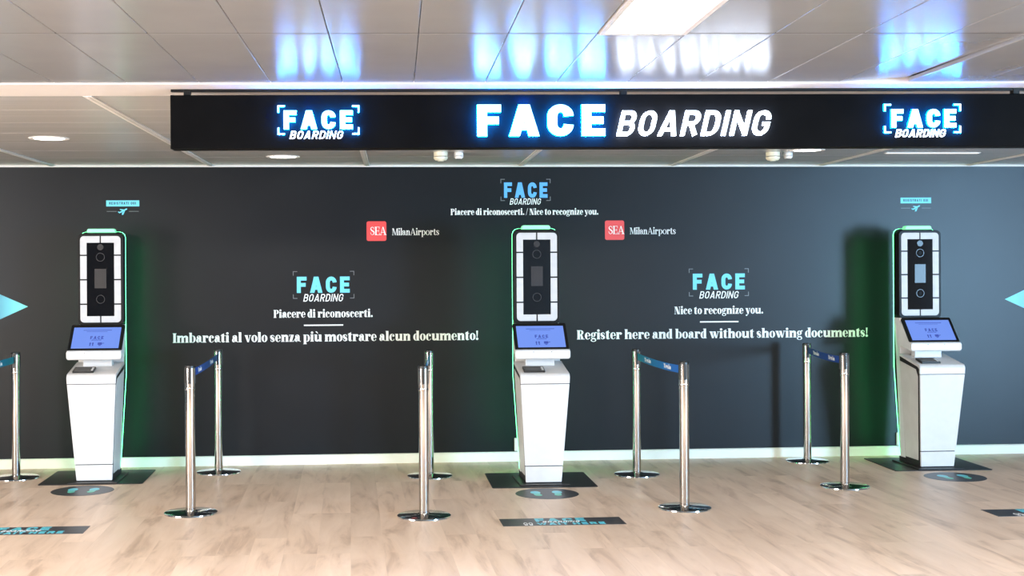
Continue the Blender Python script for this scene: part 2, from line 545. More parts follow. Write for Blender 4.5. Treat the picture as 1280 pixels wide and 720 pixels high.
class Didone:
    """fat high-contrast serif alphabet; cap height 1"""

    def __init__(self, S=.25, h=.05, X=.74):
        self.S, self.h, self.X = S, h, X

    def R(s, x0, y0, x1, y1):
        s.p.append([(x0, y0), (x1, y0), (x1, y1), (x0, y1)])

    def ring(s, cx, cy, rx, ry, ts, tt, a0=0, a1=360, n=18):
        o = arc(cx, cy, rx, ry, a0, a1, n)
        i = arc(cx, cy, rx - ts, ry - tt, a0, a1, n)
        for k in range(n):
            s.p.append([i[k], o[k], o[k + 1], i[k + 1]])

    def dot(s, cx, cy, r):
        s.p.append(arc(cx, cy, r, r, 0, 330, 11))

    def stem(s, x, y0, y1, bl=.06, br=.06, tl=.06, tr=0):
        s.R(x, y0, x + s.S, y1)
        if bl or br:
            s.R(x - bl, y0, x + s.S + br, y0 + s.h)
        if tl or tr:
            s.R(x - tl, y1 - s.h, x + s.S + tr, y1)

    def var(s, pts, ws, cap=False):
        s.p += thick(pts, ws, cap=cap)

    def glyph(s, c):
        s.p = []
        S, h, X = s.S, s.h, s.X
        a = 1.06
        k = S / .25
        if c == ' ':
            return [], .22
        if c in 'il':
            s.stem(.06, 0, X if c == 'i' else a)
            if c == 'i':
                s.dot(.06 + S / 2, .95, .13 * (.6 + .4 * k))
            W = S + .12
        elif c in 'nmh':
            s.stem(.06, 0, a if c == 'h' else X)
            x = .06 + S
            W = x
            for _ in range(2 if c == 'm' else 1):
                r1 = x + .18 + S
                s.R(r1 - S, 0, r1, X - .2)
                s.R(r1 - S - .05, 0, r1 + .05, h)
                s.ring((x - .06 + r1) / 2, X - .2, (r1 - x + .06) / 2, .21, S * .9, .05, 0, 180)
                x = r1
                W = x + .06
        elif c in 'uù':
            s.R(.06, .2, .06 + S, X)
            s.R(0, X - h, .06 + S, X)
            r1 = .06 + S + .2
            s.R(r1, 0, r1 + S, X)
            s.R(r1 - .06, X - h, r1, X)
            s.R(r1 + S, 0, r1 + S + .06, h)
            s.ring((.06 + r1 + .04) / 2, .2, (r1 + .04 - .06) / 2, .21, S * .9, .06, 180, 360)
            if c == 'ù':
                s.p.append([(.12, 1.08), (.28, 1.08), (.42, .86), (.36, .86)])
            W = r1 + S + .06
        elif c == 'o':
            s.ring(.31, X / 2, .31, X / 2 + .012, S * .86, .04)
            W = .62
        elif c in 'ce':
            s.ring(.29, X / 2, .29, X / 2 + .012, S * .9, .045, 70, 290)
            s.ring(.29, X / 2, .29, X / 2 + .012, .06, .045, 290, 330)
            if c == 'c':
                s.ring(.29, X / 2, .29, X / 2 + .012, .08, .045, 35, 70)
                s.dot(.43, X - .19, .115 * (.6 + .4 * k))
                W = .57
            else:
                s.ring(.29, X / 2, .29, X / 2 + .012, S * .62, .045, 0, 70)
                s.R(.2, X / 2 - h / 2, .56, X / 2 + h / 2)
                W = .58
        elif c == 'a':
            x = .28
            s.R(x, .06, x + S, X - .2)
            s.ring(x + S - .24, X - .2, .24, .21, S * .9, .05, 0, 110)
            s.ring(x + S - .24, X - .2, .22, .21, .07, .05, 110, 170)
            s.dot(x + S - .36, X - .22, .10 * (.6 + .4 * k))
            s.ring(.22, .21, .21, .22, S * .8, .05, 80, 290)
            s.R(.2, .38, x + .02, .42)
            s.ring(x + S + .06, .1, .08, .11, .05, .06, 180, 330)
            W = x + S + .1
        elif c in 'bp':
            s.stem(.06, 0 if c == 'b' else -.28, a if c == 'b' else X, bl=0 if c == 'b' else .06, br=0 if c == 'b' else .06)
            s.ring(.06 + S + .10, X / 2, .29, X / 2 + .012, S * .86, .045, -115, 115)
            W = .06 + S + .4
        elif c == 'd':
            x = .34
            s.stem(x, 0, a, bl=0, br=.06)
            s.ring(x - .05, X / 2, .29, X / 2 + .012, S * .86, .045, 65, 295)
            W = x + S + .07
        elif c == 'g':
            s.ring(.27, X - .24, .25, .25, S * .72, .04)
            s.ring(.29, -.10, .29, .17, .11, .05)
            s.var([(.14, .3), (.08, .18), (.16, .1), (.42, .07), (.52, 0)], [.04, .06, .1, .12, .1])
            s.var([(.42, X - .06), (.54, X + .02)], [.05, .07])
            s.dot(.55, X - .02, .07)
            W = .6
        elif c == 'r':
            s.stem(.06, 0, X, br=.09)
            s.ring(.06 + S + .13, X - .2, .16, .21, .06, .05, 60, 180)
            s.dot(.06 + S + .19, X - .14, .125 * (.6 + .4 * k))
            W = .06 + S + .3
        elif c == 't':
            s.R(.08, .12, .08 + S, .86)
            s.p.append([(.08, X), (.08 + S, X), (.08 + S, .97), (.2, .86)])
            s.R(0, X - h, .08 + S + .13, X)
            s.ring(.08 + .18, .16, .18, .17, S * .8, .06, 180, 270)
            s.ring(.26, .16, .2, .17, .05, .07, 270, 345)
            W = .08 + S + .14
        elif c == 's':
            s.var([(.42, .5), (.40, .64), (.25, X - .02), (.10, .62), (.11, .47), (.25, .36), (.36, .25), (.38, .13), (.24, .02), (.09, .07), (.05, .23)],
                  [.05, .05, .06, .16 * k, .22 * k, .24 * k, .22 * k, .16 * k, .06, .05, .05])
            W = .5
        elif c in 'vwy':
            st = .27
            s.p.append([(.03, X), (.03 + S * 1.1, X), (st + S * .75, 0), (st + .02, 0)])
            s.R(0, X - h, .1 + S, X)
            n = 1
            if c == 'w':
                o = .36
                s.p.append([(o + .03, X), (o + .03 + S * 1.1, X), (o + st + S * .75, 0), (o + st + .02, 0)])
                s.p.append([(st + S * .5, 0), (st + S * .5 + .06, 0), (o + .2, X * .8), (o + .14, X * .8)])
            else:
                o = 0
            s.p.append([(o + st + S * .45, 0), (o + st + S * .45 + .06, 0), (o + .62, X), (o + .56, X)])
            s.R(o + .47, X - h, o + .7, X)
            if c == 'y':
                s.var([(st + S * .5, .02), (.28, -.16), (.18, -.25)], [.07, .06, .06])
                s.dot(.14, -.2, .10)
            W = o + .68
        elif c == 'z':
            s.R(.02, X - h, .5, X)
            s.R(.02, 0, .52, h)
            s.p.append([(.02, 0), (.04 + S, 0), (.5, X), (.48 - S, X)])
            s.R(.02, X - .2, .06, X)
            s.R(.48, 0, .52, .2)
            W = .54
        elif c == 'I':
            s.stem(.07, 0, 1, .07, .07, .07, .07)
            W = S + .14
        elif c in 'PR':
            s.stem(.07, 0, 1, .07, .07, .07, 0)
            s.R(.07, 1 - h, .45, 1)
            s.ring(.07 + S + .08, .75, .3, .25, S * .85, .05, -90, 90)
            s.R(.07 + S, .5, .07 + S + .08, .55)
            W = .07 + S + .38
            if c == 'R':
                s.p.append([(.36, .5), (.55, .5), (.64 + S * .3, 0), (.44 + S * .1, 0)])
                s.R(.44, 0, .84, h)
                W = .82
        elif c == 'N':
            s.R(.09, 0, .14, 1)
            s.R(0, 0, .24, h)
            s.R(0, 1 - h, .2, 1)
            s.p.append([(.08, 1), (.12 + S, 1), (.74, 0), (.70 - S, 0)])
            s.R(.70, 0, .75, 1)
            s.R(.6, 1 - h, .84, 1)
            W = .84
        elif c == 'M':
            s.R(.08, 0, .13, 1)
            s.R(0, 0, .22, h)
            s.R(0, 1 - h, .2, 1)
            s.p.append([(.09, 1), (.11 + S, 1), (.50, 0), (.44, 0)])
            s.p.append([(.44, 0), (.50, 0), (.76, 1), (.70, 1)])
            s.stem(.72, 0, 1, .06, .06, 0, .06)
            W = .72 + S + .06
        elif c == 'A':
            s.p.append([(.08, 0), (.13, 0), (.42, 1), (.37, 1)])
            s.p.append([(.68 - S * .4, 0), (.68 + S * .7, 0), (.44, 1), (.36, 1)])
            s.R(.2, .3, .55, .3 + h)
            s.R(0, 0, .22, h)
            s.R(.55 - S * .4, 0, .76 + S * .6, h)
            W = .74 + S * .6
        elif c == 'S':
            s.var([(.52, .70), (.48, .88), (.3, .98), (.12, .88), (.10, .72), (.22, .57), (.4, .46), (.52, .32), (.5, .14), (.3, .02), (.12, .10), (.06, .32)],
                  [.05, .05, .05, .1 * k, .18 * k, .22 * k, .24 * k, .2 * k, .12 * k, .05, .05, .05])
            W = .62
        elif c == 'E':
            s.stem(.07, 0, 1, .07, 0, .07, 0)
            s.R(.07, 1 - h, .6, 1)
            s.R(.07, 0, .62, h)
            s.R(.07 + S, .49, .5, .53)
            s.R(.56, .76, .6, 1)
            s.R(.58, 0, .62, .26)
            s.R(.47, .38, .51, .64)
            W = .66
        elif c == 'T':
            s.stem(.24, 0, 1, .07, .07, 0, 0)
            s.R(0, 1 - h, .48 + S, 1)
            s.R(0, .76, .04, 1)
            s.R(.44 + S, .76, .48 + S, 1)
            W = .48 + S
        elif c == '.':
            s.dot(.14, .12, .13 * (.6 + .4 * k))
            W = .28
        elif c == '!':
            s.dot(.14, .12, .13)
            s.p.append([(.11, .3), (.17, .3), (.23, 1.0), (.05, 1.0)])
            W = .28
        elif c == '/':
            s.p.append([(.0, -.06), (.05, -.06), (.36, 1.06), (.31, 1.06)])
            W = .36
        return s.p, W

    def text(s, txt, x0, y0, width, cap, gap=.035):
        g, x = [], 0.0
        for ch in txt:
            p, W = s.glyph(ch)
            g += [[(u + x, v) for u, v in q] for q in p]
            x += W + gap
        kx = width / (x - gap)
        return [[(x0 + u * kx, y0 + v * cap) for u, v in q] for q in g]


FAT = Didone(.25, .05, .74)
LIGHT = Didone(.15, .045, .70)

# ------------------------------------------------------------------ room shell
XL, XR, YB = -7.5, 12.0, -7.0
structure(MB().box(XL, XR, YB, WALL_Y + 0.2, -0.1, 0.0).build('floor', 'floor'))
structure(MB().box(XL, XR, WALL_Y, WALL_Y + 0.2, 0.0, CEIL + 0.2).build('wall_back', 'wall_dark'))
structure(MB().box(XL - 0.2, XL, YB, WALL_Y + 0.2, 0.0, CEIL + 0.2).build('wall_left', 'wall_pale'))
structure(MB().box(XL, XR, YB - 0.2, YB, 0.0, CEIL + 0.2).build('wall_front', 'wall_pale'))
# skirting with a small rounded top
prof = [(WALL_Y, 0.0), (WALL_Y - 0.016, 0.0), (WALL_Y - 0.016, 0.066), (WALL_Y - 0.011, 0.076), (WALL_Y, 0.080)]
structure(MB().prism([(XL, y, z) for y, z in prof], (XR - XL, 0, 0)).build('baseboard_back', 'skirting'))
# white angle where wall and ceiling meet
structure(MB().box(XL, XR, WALL_Y - 0.02, WALL_Y, CEIL - 0.016, CEIL).build('trim_2', 'profile'))

CA = math.radians(-2.05)
AX = Vector((math.cos(CA), math.sin(CA), 0))
BX = Vector((-math.sin(CA), math.cos(CA), 0))


def cpt(a, b, z):
    p = AX * a + BX * b
    return Vector((p.x, p.y, z))


def cbox(mb, a0, a1, b0, b1, z0, z1, mi=0):
    return mb.prism([cpt(a0, b0, z0), cpt(a1, b0, z0), cpt(a1, b1, z0), cpt(a0, b1, z0)], (0, 0, z1 - z0), mi)


TILE, A0 = 0.333, 0.087
B_ROWS = (1.30, 2.50, 3.69, 4.892, 6.168)
TRIM1 = 6.577
AJAR = None
mb = MB()
g = 0.0022
for bi in range(4):
    for k in range(-22, 24):
        a = A0 + TILE * k
        if bi == 2 and k == 2:
            continue                      # the light panel sits here
        if bi == 3 and k == 6:
            continue                      # the panel left ajar
        cbox(mb, a + 0.0009, a + TILE - 0.0009, B_ROWS[bi] + 0.007, B_ROWS[bi + 1] - 0.007, CEIL, CEIL + 0.02)
structure(mb.build('ceiling', 'ceiling', bevel=0.0035, seg=2))
mb = MB()
cbox(mb, -9, 14, -8.5, 1.298, CEIL, CEIL + 0.02)
structure(mb.build('ceiling.001', 'ceiling'))
mb = MB()
cbox(mb, -9, 14, -8.5, 12, CEIL + 0.10, CEIL + 0.14)
for bb in B_ROWS[1:4]:
    cbox(mb, -9, 14, bb - 0.0068, bb + 0.0068, CEIL + 0.0006, CEIL + 0.02)
structure(mb.build('ceiling.002', 'black_gap'))
# bright band and the planked ceiling behind it
mb = MB()
cbox(mb, -9, 14, B_ROWS[4] + 0.002, TRIM1, CEIL - 0.006, CEIL + 0.03)
structure(mb.build('trim_1', 'trim', bevel=0.003))
mb = MB()
b = TRIM1 + 0.003
while b < 11.6:
    for j in range(-6, 8):
        a = -0.24 + 1.285 * j
        cbox(mb, a + 0.003, a + 1.282, b + 0.002, b + 0.598, CEIL, CEIL + 0.02)
    b += 0.6
structure(mb.build('ceiling.003', 'ceiling_rear', bevel=0.003))
mb = MB()
for j in range(-6, 8):
    a = -0.24 + 1.285 * j
    cbox(mb, a - 0.022, a + 0.022, TRIM1, 11.5, CEIL - 0.008, CEIL)
    cbox(mb, a - 0.006, a + 0.006, TRIM1, 11.5, CEIL - 0.011, CEIL - 0.008)
structure(mb.build('trim_3', 'profile', bevel=0.002))

# the panel left ajar (its right edge is pushed up)
a = A0 + TILE * 6
mb = MB()
w_ = TILE - 0.006
mb.prism([cpt(a + 0.002, B_ROWS[3] + 0.003, CEIL), cpt(a + 0.002 + w_, B_ROWS[3] + 0.003, CEIL + 0.012),
          cpt(a + 0.002 + w_, B_ROWS[4] - 0.012, CEIL + 0.022), cpt(a + 0.002, B_ROWS[4] - 0.003, CEIL)], (0, 0, 0.015))
tag(mb.build('ceiling_panel', 'ceiling', bevel=0.002),
    'white ceiling panel sitting crooked with a dark gap above the right small lit logo', 'ceiling panel')

# ------------------------------------------------------------------ ceiling lamps
a0, a1 = A0 + TILE * 2, A0 + TILE * 3
c0 = cpt((a0 + a1) / 2, (B_ROWS[2] + B_ROWS[3]) / 2, CEIL)
t = empty('light_panel', c0, 'long bright rectangular light panel let into the ceiling in front of the sign', 'ceiling light', rz=CA)
hw, hl = TILE / 2 - 0.003, (B_ROWS[3] - B_ROWS[2]) / 2 - 0.004
mb = MB()
for (x0, x1, y0, y1) in ((-hw, hw, -hl, -hl + 0.03), (-hw, hw, hl - 0.03, hl), (-hw, -hw + 0.022, -hl + 0.03, hl - 0.03), (hw - 0.022, hw, -hl + 0.03, hl - 0.03)):
    mb.box(x0, x1, y0, y1, -0.008, 0.03)
mb.build('frame', 'alu', t, bevel=0.003)
mb = MB()
mb.box(-hw + 0.022, hw - 0.022, -hl + 0.03, hl - 0.03, 0.006, 0.02)
mb.build('diffuser', 'panel_lamp', t)


def downlight(x, y, label):
    t = empty('recessed_downlight', (x, y, CEIL), label, 'ceiling light', 'round downlights behind the sign')
    MB().lathe([(0.098, -0.001), (0.112, -0.006), (0.128, -0.004), (0.130, 0.0)], n=48).build('rim', 'det_white', t, smooth=True)
    MB().lathe([(0, -0.003), (0.098, -0.003), (0.098, 0.0)], n=48).build('diffuser', 'lamp', t)
    return t


downlight(-1.95, 8.77, 'round downlight in the ceiling left of the sign end')
downlight(-0.50, 10.16, 'round downlight seen below the left small lit logo of the sign')
downlight(3.40, 9.60, 'round downlight seen beside the right pair of ceiling detectors')
t = empty('strip_light', (4.46, 9.83, CEIL), 'slim strip light in the ceiling seen under the right end of the sign', 'ceiling light')
MB().box(-0.37, 0.37, -0.03, 0.03, -0.004, 0.0).build('frame', 'det_white', t, bevel=0.002)
MB().box(-0.36, 0.36, -0.022, 0.022, -0.0055, -0.0038).build('diffuser', 'strip_lamp', t)


def detector(x, y, label):
    t = empty('smoke_detector', (x, y, CEIL), label, 'smoke detector', 'cream ceiling detectors')
    MB().lathe([(0.052, 0), (0.052, -0.026), (0.048, -0.030), (0.0, -0.030)], n=36).build('base', 'cream', t, smooth=True)
    MB().lathe([(0.053, -0.034), (0.052, -0.046), (0.040, -0.060), (0.022, -0.062), (0.022, -0.066), (0.0, -0.066)], n=36).build('sensor_head', 'cream', t, smooth=True)
    MB().lathe([(0.047, -0.0295), (0.047, -0.0345)], n=36).build('vent_gap', 'post_black', t, smooth=True)


def small_detector(x, y, label):
    t = empty('ceiling_sensor', (x, y, CEIL), label, 'ceiling sensor', 'small white ceiling sensors')
    MB().lathe([(0.034, 0), (0.036, -0.020), (0.034, -0.023), (0.0, -0.023)], n=32).build('base', 'det_white', t, smooth=True)
    MB().lathe([(0.036, -0.027), (0.035, -0.032), (0.024, -0.044), (0.0, -0.044)], n=32).build('sensor_head', 'det_white', t, smooth=True)
    MB().lathe([(0.028, -0.0225), (0.028, -0.0275)], n=32).build('vent_gap', 'post_black', t, smooth=True)
    MB().lathe([(0.018, -0.0435), (0.016, -0.048), (0.0, -0.048)], n=24).build('lens', 'post_black', t, smooth=True)


detector(0.685, 9.80, 'cream smoke detector hanging under the middle of the sign, left of a white sensor')
small_detector(0.822, 9.84, 'small white ceiling sensor right of the cream detector near the sign middle')
detector(3.205, 9.80, 'cream smoke detector in the ceiling beside the right-hand downlight')
small_detector(3.335, 9.84, 'small white ceiling sensor between the right cream detector and downlight')

# ------------------------------------------------------------------ lit overhead sign
SB, SZ0, SZ1 = 6.32, 2.186, 2.442
SA0, SA1 = -1.072, 3.255
so = cpt(0, SB, 0)
sign = empty('overhead_sign', so, 'long black hanging sign with lit FACE BOARDING letters', 'sign', rz=CA)
MB().box(SA0, SA1, 0.0, 0.11, SZ0, SZ1).build('housing', 'sign_black', sign, bevel=0.003)
MB().box(SA0, SA1, 0.015, 0.04, CEIL - 0.018, CEIL - 0.006).build('mounting_rail', 'head_black', sign)
for a in (-0.995, 1.10, 3.02):
    MB().box(a - 0.016, a + 0.016, 0.012, 0.05, SZ1, CEIL - 0.006).build('hanger', 'head_black', sign, bevel=0.002)
sp = Plane((0, 0, 0), (1, 0, 0), (0, 0, 1), (0, -1, 0))


def lit(gl, face, side, t=0.022, gap=0.014):
    for ch, polys in gl:
        sp.put(MB(), polys, t, gap, 0, 1).build('illuminated_letter', [face, side], sign)


lit(sans_text('FACE', .235, .20, 0.612, 0.150, 0, 0.390, 2.239), 'blue_face', 'blue_side')
lit(sans_text('BOARDING', .148, .17, 0.754, 0.120, .22, 1.059, 2.240), 'white_face', 'white_side', 0.018)


def sign_logo(x0, x1):
    s = (x1 - x0) / .389
    lit(sans_text('FACE', .235, .20, 0.328 * s, 0.088, 0, x0 + 0.030 * s, 2.276), 'blue_face', 'blue_side', 0.014)
    lit(sans_text('BOARDING', .14, .17, 0.259 * s, 0.038, .22, x0 + 0.056 * s, 2.231), 'white_face', 'white_side_small', 0.006, 0.006)
    q, th = 0.034, 0.007
    for cx, sx in ((x0, 1), (x1, -1)):
        for cz, sz in ((2.391, -1), (2.251, 1)):
            ps = [[(cx, cz), (cx + sx * q, cz), (cx + sx * q, cz + sz * th), (cx, cz + sz * th)],
                  [(cx, cz + sz * th), (cx + sx * th, cz + sz * th), (cx + sx * th, cz + sz * q), (cx, cz + sz * q)]]
            sp.put(MB(), ps, 0.010, 0.002, 0, 1).build('corner_bracket', ['white_face', 'blue_side'], sign)


sign_logo(-0.562, -0.173)
sign_logo(2.360, 2.736)

# ------------------------------------------------------------------ writing on the wall
VT = 0.0012


def wall_plane(x, z):
    return Plane((0, 0, 0), (1, 0, 0), (0, 0, 1), (0, -1, 0))


WP = wall_plane(0, 0)


def wall_logo(x0, x1, z0, z1, bx0, bx1, bz0, bz1, k0, k1, kz0, kz1, matf, label):
    c = ((x0 + x1) / 2, WALL_Y, z0)
    t = empty('wall_logo', c, label, 'logo', 'FACE BOARDING logos on the wall')
    ox, oz = c[0], c[2]
    WP.put(MB(), flat(sans_text('FACE', .235, .20, x1 - x0, z1 - z0, 0, x0 - ox, z0 - oz)), VT).build('face_lettering', matf, t)
    WP.put(MB(), flat(sans_text('BOARDING', .13, .16, bx1 - bx0, bz1 - bz0, .22, bx0 - ox, bz0 - oz)), VT).build('boarding_lettering', 'vinyl_white', t)
    q, th = 0.036, 0.006
    for cx, sx in ((k0 - ox, 1), (k1 - ox, -1)):
        for cz, sz in ((kz1 - oz, -1), (kz0 - oz, 1)):
            ps = [[(cx, cz), (cx + sx * q, cz), (cx + sx * q, cz + sz * th), (cx, cz + sz * th)],
                  [(cx, cz + sz * th), (cx + sx * th, cz + sz * th), (cx + sx * th, cz + sz * q), (cx, cz + sz * q)]]
            WP.put(MB(), ps, VT).build('corner_bracket', 'vinyl_grey', t)


wall_logo(1.297, 1.664, 2.204, 2.333, 1.344, 1.612, 2.147, 2.199, 1.268, 1.690, 2.178, 2.362, 'sky',
          'blue FACE BOARDING logo high on the wall above the middle kiosk')
wall_logo(-0.433, 0.004, 1.420, 1.554, -0.381, -0.044, 1.348, 1.410, -0.465, 0.042, 1.372, 1.600, 'cyan',
          'cyan FACE BOARDING logo on the wall above the Italian slogan')
wall_logo(2.897, 3.344, 1.424, 1.559, 2.951, 3.295, 1.349, 1.410, 2.863, 3.378, 1.368, 1.602, 'cyan',
          'cyan FACE BOARDING logo on the wall above the English slogan')


def wall_text(txt, x0, x1, z, cap, label, face=FAT, gap=.035):
    o = WP.put(MB(), face.text(txt, 0, 0, x1 - x0, cap, gap), VT).build('wall_lettering', 'vinyl_white')
    o.location = (x0, WALL_Y, z)
    return tag(o, label, 'lettering', 'white lettering on the dark wall')


wall_text('Piacere di riconoscerti. / Nice to recognize you.', 0.848, 2.094, 2.061, 0.052,
          'white line Piacere di riconoscerti / Nice to recognize you above the middle kiosk')
wall_text('Piacere di riconoscerti.', -0.626, 0.194, 1.216, 0.064, 'white words Piacere di riconoscerti over the Italian slogan')
wall_text('Imbarcati al volo senza più mostrare alcun documento!', -1.452, 1.075, 1.017, 0.077,
          'long white Italian slogan Imbarcati al volo senza più mostrare alcun documento')
wall_text('Nice to recognize you.', 2.737, 3.501, 1.218, 0.064, 'white words Nice to recognize you over the English slogan')
wall_text('Register here and board without showing documents!', 1.905, 4.410, 1.013, 0.077,
          'long white English slogan Register here and board without showing documents')
for x0, x1, lab in ((-0.376, -0.052, 'thin white rule above the Italian slogan'), (2.956, 3.287, 'thin white rule above the English slogan')):
    o = WP.put(MB(), [[(0, 0), (x1 - x0, 0), (x1 - x0, 0.011), (0, 0.011)]], VT).build('wall_rule', 'vinyl_white')
    o.location = (x0, WALL_Y, 1.146)
    tag(o, lab, 'line', 'thin white rules on the wall')


def sea(x, z, label):
    t = empty('airport_logo', (x, WALL_Y, z), label, 'logo', 'red and white airport logos on the wall')
    WP.put(MB(), [rrect(0, 0.164, 0, 0.163, 0.016)], VT).build('red_square', 'vinyl_red', t)
    WP.put(MB(), LIGHT.text('SEA', 0.028, 0.049, 0.136, 0.068, -.02), VT, VT).build('square_lettering', 'vinyl_white', t)
    WP.put(MB(), LIGHT.text('MilanAirports', 0.212, 0.047, 0.394, 0.056, .03), VT).build('side_lettering', 'vinyl_white', t)


sea(0.147, 1.848, 'red SEA square with white MilanAirports lettering left of the middle kiosk')
sea(2.149, 1.848, 'red SEA square with white MilanAirports lettering right of the middle kiosk')


def register_sign(x, z, label):
    t = empty('register_sign', (x, WALL_Y, z), label, 'sign', 'small cyan register signs on the wall')
    WP.put(MB(), [[(-.134, 0), (.134, 0), (.134, .049), (-.134, .049)]], VT).build('plate', 'cyan', t)
    WP.put(MB(), flat(sans_text('REGISTRATI QUI', .2, .28, .216, .021, 0, -.110, .015)), VT, VT).build('plate_lettering', 'vinyl_ink', t)
    pl = [(-.040, -.048), (-.030, -.040), (-.018, -.040), (-.030, -.026), (-.022, -.024), (-.003, -.033), (.018, -.022), (.034, -.018), (.036, -.024), (.014, -.040), (.006, -.066), (-.003, -.068), (-.003, -.046), (-.02, -.051), (-.034, -.056)]
    P_ = [[(-.036, -.050), (.028, -.017), (.037, -.019), (.033, -.027), (-.026, -.057)],
          [(-.006, -.050), (.018, -.036), (.004, -.068), (-.008, -.070)],
          [(-.002, -.034), (.012, -.026), (-.020, -.022), (-.027, -.027)],
          [(-.040, -.042), (-.030, -.044), (-.026, -.052), (-.036, -.051)]]
    WP.put(MB(), P_, VT).build('plane_symbol', 'cyan', t)
    for sx in (-1, 1):
        WP.put(MB(), [[(sx * .05, -.043), (sx * .13, -.043), (sx * .13, -.039), (sx * .05, -.039)]], VT).build('thin_line', 'vinyl_grey', t)


register_sign(-1.851, 2.141, 'small cyan REGISTRATI QUI sign with plane symbol above the left kiosk')
register_sign(4.836, 2.149, 'small cyan REGISTRATI QUI sign with plane symbol above the right kiosk')
M['arrow'] = mat_gradient('teal_arrow_vinyl', (0.05, 0.24, 0.36), (0.16, 0.66, 0.76), 'X', -0.26, -0.06)
M['arrow2'] = mat_gradient('cyan_arrow_vinyl', (0.18, 0.70, 0.82), (0.16, 0.42, 0.86), 'X', 0.05, 0.26)
for x, s, m_, lab in ((-2.620, -1, 'arrow', 'teal arrow point on the wall at the left edge pointing right'), (5.615, 1, 'arrow2', 'cyan arrow point on the wall at the right edge pointing left')):
    o = WP.put(MB(), [[(0, 0), (s * .48, -.218), (s * .48, .218)]], VT).build('wall_arrow', m_)
    o.location = (x, WALL_Y, 1.324)
    tag(o, lab, 'arrow', 'arrow points on the wall')

# ------------------------------------------------------------------ wall sockets


def socket(x, label):
    t = empty('wall_socket', (x, WALL_Y, 0.140), label, 'socket', 'white wall sockets')
    MB().box(-.045, .045, -.022, 0, -.055, .055).build('back_box', 'white', t, bevel=0.006)
    MB().box(-.036, .036, -.026, -.020, -.046, .046).build('cover_plate', 'det_white', t, bevel=0.003)
    mb = MB()
    for z in (-.022, 0, .022):
        mb.box(-.004, .004, -.0268, -.0258, z - .004, z + .004)
    mb.build('pin_holes', 'post_black', t)


socket(1.415, 'white socket on the wall behind the middle kiosk')
socket(4.695, 'white socket on the wall behind the right kiosk')

# ------------------------------------------------------------------ kiosk


def wid(z):
    """half width of body and column by height"""
    if z < 0.78:
        return 0.1335 + (0.182 - 0.1335) * (z - 0.016) / 0.764
    return 0.182


def prof_prism(mb, prof, inset=0.0, wfun=wid, mi=0):
    """side profile (y,z) given width by height"""
    a = [(-wfun(z) + inset, y, z) for y, z in prof]
    b = [(wfun(z) - inset, y, z) for y, z in prof]
    A_ = [mb.bm.verts.new(p) for p in a]
    B_ = [mb.bm.verts.new(p) for p in b]
    n = len(A_)
    mb.bm.faces.new(A_).material_index = mi
    mb.bm.faces.new(list(reversed(B_))).material_index = mi
    for i in range(n):
        j = (i + 1) % n
        mb.bm.faces.new((A_[j], A_[i], B_[i], B_[j])).material_index = mi
    return mb


